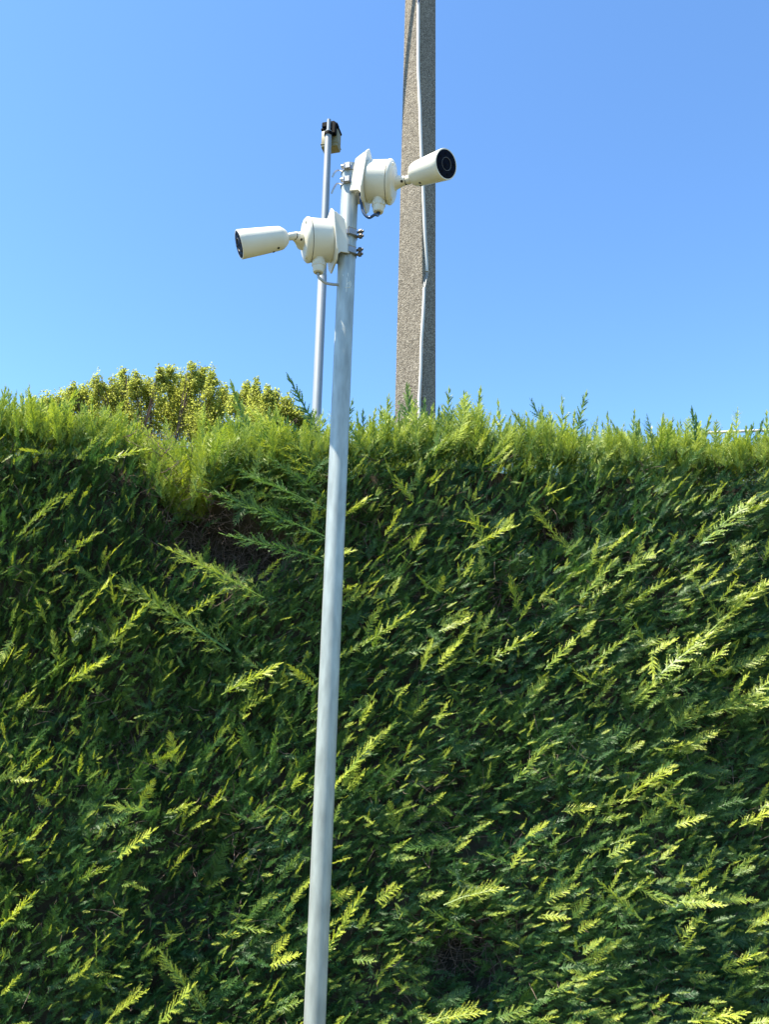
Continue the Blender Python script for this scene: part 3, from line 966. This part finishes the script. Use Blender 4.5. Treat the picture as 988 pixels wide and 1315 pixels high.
# --- the sprays that show largest: each an object of its own
hand = [   # base u, v, tip u, v, tint, branched
    (18, 692, 80, 632, .6, 1), (52, 738, 126, 680, .65, 1), (95, 802, 142, 738, .95, 0), (138, 828, 190, 776, .95, 0), (238, 792, 287, 755, .95, 0),
    (296, 836, 150, 742, .55, 1), (84, 878, 136, 846, .85, 0), (2, 862, 16, 832, .85, 0), (60, 800, 45, 770, .7, 0), (284, 892, 356, 855, .75, 0),
    (0, 1192, 42, 1145, .95, 0), (150, 1102, 196, 1062, .85, 0), (190, 1042, 138, 1034, .55, 0), (218, 1120, 241, 1090, .85, 0), (418, 1222, 467, 1145, 1, 0),
    (606, 1198, 545, 1168, .5, 0), (570, 1162, 645, 1132, .75, 1), (798, 1032, 858, 984, 1, 1), (950, 1062, 996, 1038, 1, 0), (865, 934, 982, 886, .6, 1),
    (900, 822, 990, 740, .75, 1), (868, 968, 922, 940, .7, 1), (958, 1198, 1000, 1164, .85, 1), (884, 1312, 958, 1302, .95, 0), (540, 1318, 622, 1290, .9, 1),
    (732, 706, 680, 650, .95, 1), (598, 706, 662, 672, .85, 1), (630, 712, 602, 650, .6, 0), (540, 862, 556, 822, .75, 1), (578, 836, 602, 806, .6, 0),
    (612, 858, 682, 812, .65, 0), (532, 646, 508, 612, .65, 0), (340, 768, 214, 700, .65, 1), (428, 722, 292, 684, .3, 1), (430, 694, 272, 628, .35, 1),
    (128, 592, 186, 574, .75, 0), (826, 1182, 770, 1134, .65, 0), (896, 1052, 850, 1020, .75, 0), (838, 1296, 858, 1278, .85, 0), (842, 872, 905, 812, .65, 0),
    (760, 852, 802, 820, .6, 0), (465, 830, 525, 785, .7, 0), (440, 1000, 480, 945, .7, 0), (560, 930, 575, 900, .75, 0), (130, 1320, 185, 1265, .95, 1),
    (200, 1320, 245, 1262, .7, 0), (780, 1100, 812, 1080, .7, 0), (690, 1310, 715, 1305, .8, 0), (890, 870, 935, 830, .7, 0), (960, 900, 1000, 860, .7, 0),
    (815, 905, 850, 865, .6, 0), (700, 860, 740, 815, .65, 0), (745, 770, 790, 720, .6, 0), (790, 740, 845, 705, .6, 0), (900, 700, 960, 640, .5, 0),
    (35, 1080, 60, 1055, .9, 1), (10, 960, 0, 925, .9, 1), (265, 1300, 205, 1225, .55, 1), (480, 1258, 515, 1225, .7, 1), (660, 1005, 700, 960, .6, 0),
    # shoots of the dip and of the skyline
    (228, 628, 184, 548, .95, 1), (238, 622, 210, 540, .95, 1), (352, 620, 330, 545, .9, 1), (330, 585, 297, 497, .5, 0), (412, 560, 370, 487, .2, 0),
    (390, 600, 330, 530, .75, 1), (420, 640, 345, 585, .35, 1), (300, 610, 322, 540, .9, 1), (262, 590, 255, 520, .85, 1), (400, 610, 410, 530, .9, 1),
    (422, 655, 300, 600, .35, 1), (425, 622, 330, 560, .8, 1), (415, 602, 318, 522, .85, 1), (382, 600, 352, 522, .85, 1), (372, 640, 300, 630, .4, 1),
    (610, 580, 616, 503, .6, 0), (598, 580, 598, 508, .6, 0), (645, 590, 642, 517, .7, 0), (712, 570, 684, 516, .3, 0), (722, 585, 726, 512, .6, 0), (735, 580, 752, 508, .4, 0),
    (812, 580, 816, 528, .5, 0), (945, 590, 947, 526, .8, 1), (985, 590, 986, 530, .6, 0), (12, 550, 10, 502, .6, 0), (527, 590, 525, 500, .4, 0), (545, 580, 545, 515, .3, 0),
    (885, 590, 900, 545, .8, 0), (860, 590, 856, 540, .7, 0), (575, 590, 575, 535, .7, 0), (480, 590, 490, 530, .8, 0),
]
parts = []
for bu_, bv_, tu_, tv_, ti, br in hand:
    top = bv_ < 645 and abs(tu_ - bu_) < (bv_ - tv_)
    mid = unp(bu_, bv_, HY)
    yb = face_y(mid.x, min(mid.z, ZT0)) + (.06 if top else -.085)
    if top and -1.5 < mid.x < -.4: yb = HY + .12
    if not top: yb = min(yb, HY + .06)
    b_ = unp(bu_, bv_, yb); t_ = unp(tu_, tv_, yb - (.0 if top else .05))
    ax = t_ - b_
    nrm = Vector((rs.gauss(-.2, .35), -1, .6 + rs.gauss(0, .3)))
    if not top: nrm = nrm * .6 + SUN * .7
    ti = ti * 1.35  # brighter again, sunlit look put into the tint
    parts.append((b_, orient(ax, nrm), ax.length * 1.05, (rs.choice((8, 9)) if ax.length > .27 else 6 + rs.randrange(4)) if br else rs.choice((3, 4, 5) if top else (0, 3, 4, 5)), ti))
# the rest of the 300: the largest, foremost ones in view
def in_view(p):
    d = p - EYE
    z_ = d.dot(fw)
    u = CX + F_PX * d.dot(RT) / z_; v = CY - F_PX * d.dot(UP) / z_
    return -10 < u < 998 and 480 < v < 1325
score = []
for i, (p, M_, s_, va, ti) in enumerate(pts):
    if in_view(p) and p.z < ztop(p.x) - .05:
        front = face_y(p.x, p.z) - p.y
        if front > .0:
            score.append((s_ * (1.5 if va > 5 else 1) * (.6 + ti), i))
score.sort(reverse=True)
need = 300 - len(parts)
taken = set(i for _, i in score[:need])
for i in taken: parts.append(pts[i])
rest = [q for i, q in enumerate(pts) if i not in taken]

first = {}
for p, M_, s_, va, ti in parts:
    if va not in first:
        o = bpy.data.objects.new('spray', MESHES[va])
        first[va] = o
    else:
        o = first[va].copy()
    link(o, hedge)
    mw = M_.to_4x4() @ Matrix.Scale(s_, 4)
    mw.translation = p - Vector(hedge.location)
    o.matrix_basis = mw
    o['tint'] = float(ti)

# everything else: one mass of sprays spread by geometry nodes
me = bpy.data.meshes.new('foliage')
base = np.array(hedge.location)
me.from_pydata([tuple(np.array(q[0]) - base) for q in rest], [], [])
def attr(nm, typ, dat, key='value'):
    at = me.attributes.new(nm, typ, 'POINT')
    at.data.foreach_set(key, np.array(dat).ravel())
attr('turn', 'FLOAT_VECTOR', np.array([tuple(q[1].to_euler()) for q in rest], dtype=np.float32), 'vector')
attr('size', 'FLOAT', np.array([q[2] for q in rest], dtype=np.float32))
attr('tint', 'FLOAT', np.array([q[4] for q in rest], dtype=np.float32))
attr('variant', 'INT', np.array([q[3] for q in rest], dtype=np.int32))
me.materials.append(SPRAY_MAT)
fol = link(bpy.data.objects.new('foliage', me), hedge)
fol['kind'] = 'stuff'
gn = bpy.data.node_groups.new('scatter_sprays', 'GeometryNodeTree')
gn.interface.new_socket('Geometry', in_out='INPUT', socket_type='NodeSocketGeometry')
gn.interface.new_socket('Geometry', in_out='OUTPUT', socket_type='NodeSocketGeometry')
gi, go = gn.nodes.new('NodeGroupInput'), gn.nodes.new('NodeGroupOutput')
iop = gn.nodes.new('GeometryNodeInstanceOnPoints')
iop.inputs['Pick Instance'].default_value = True
g2i = gn.nodes.new('GeometryNodeGeometryToInstance')
for va in range(len(MESHES) - 1, -1, -1):      # sockets fill in reverse order
    oi = gn.nodes.new('GeometryNodeObjectInfo')
    if va not in first:
        first[va] = link(bpy.data.objects.new('spray', MESHES[va]), hedge)
    oi.inputs['Object'].default_value = first[va]
    gn.links.new(oi.outputs['Geometry'], g2i.inputs[0])
def named(nm, typ):
    n = gn.nodes.new('GeometryNodeInputNamedAttribute'); n.data_type = typ; n.inputs['Name'].default_value = nm
    return n.outputs['Attribute']
e2r = gn.nodes.new('FunctionNodeEulerToRotation')
gn.links.new(named('turn', 'FLOAT_VECTOR'), e2r.inputs[0])
gn.links.new(e2r.outputs[0], iop.inputs['Rotation'])
gn.links.new(named('size', 'FLOAT'), iop.inputs['Scale'])
gn.links.new(named('variant', 'INT'), iop.inputs['Instance Index'])
m2p = gn.nodes.new('GeometryNodeMeshToPoints')
gn.links.new(gi.outputs[0], m2p.inputs[0])
gn.links.new(m2p.outputs[0], iop.inputs['Points'])
gn.links.new(g2i.outputs[0], iop.inputs['Instance'])
gn.links.new(iop.outputs[0], go.inputs[0])
md = fol.modifiers.new('scatter', 'NODES')
md.node_group = gn
print('sprays', len(rest), 'parts', len(parts), 'tris small', [len(q.polygons) for q in MESHES])
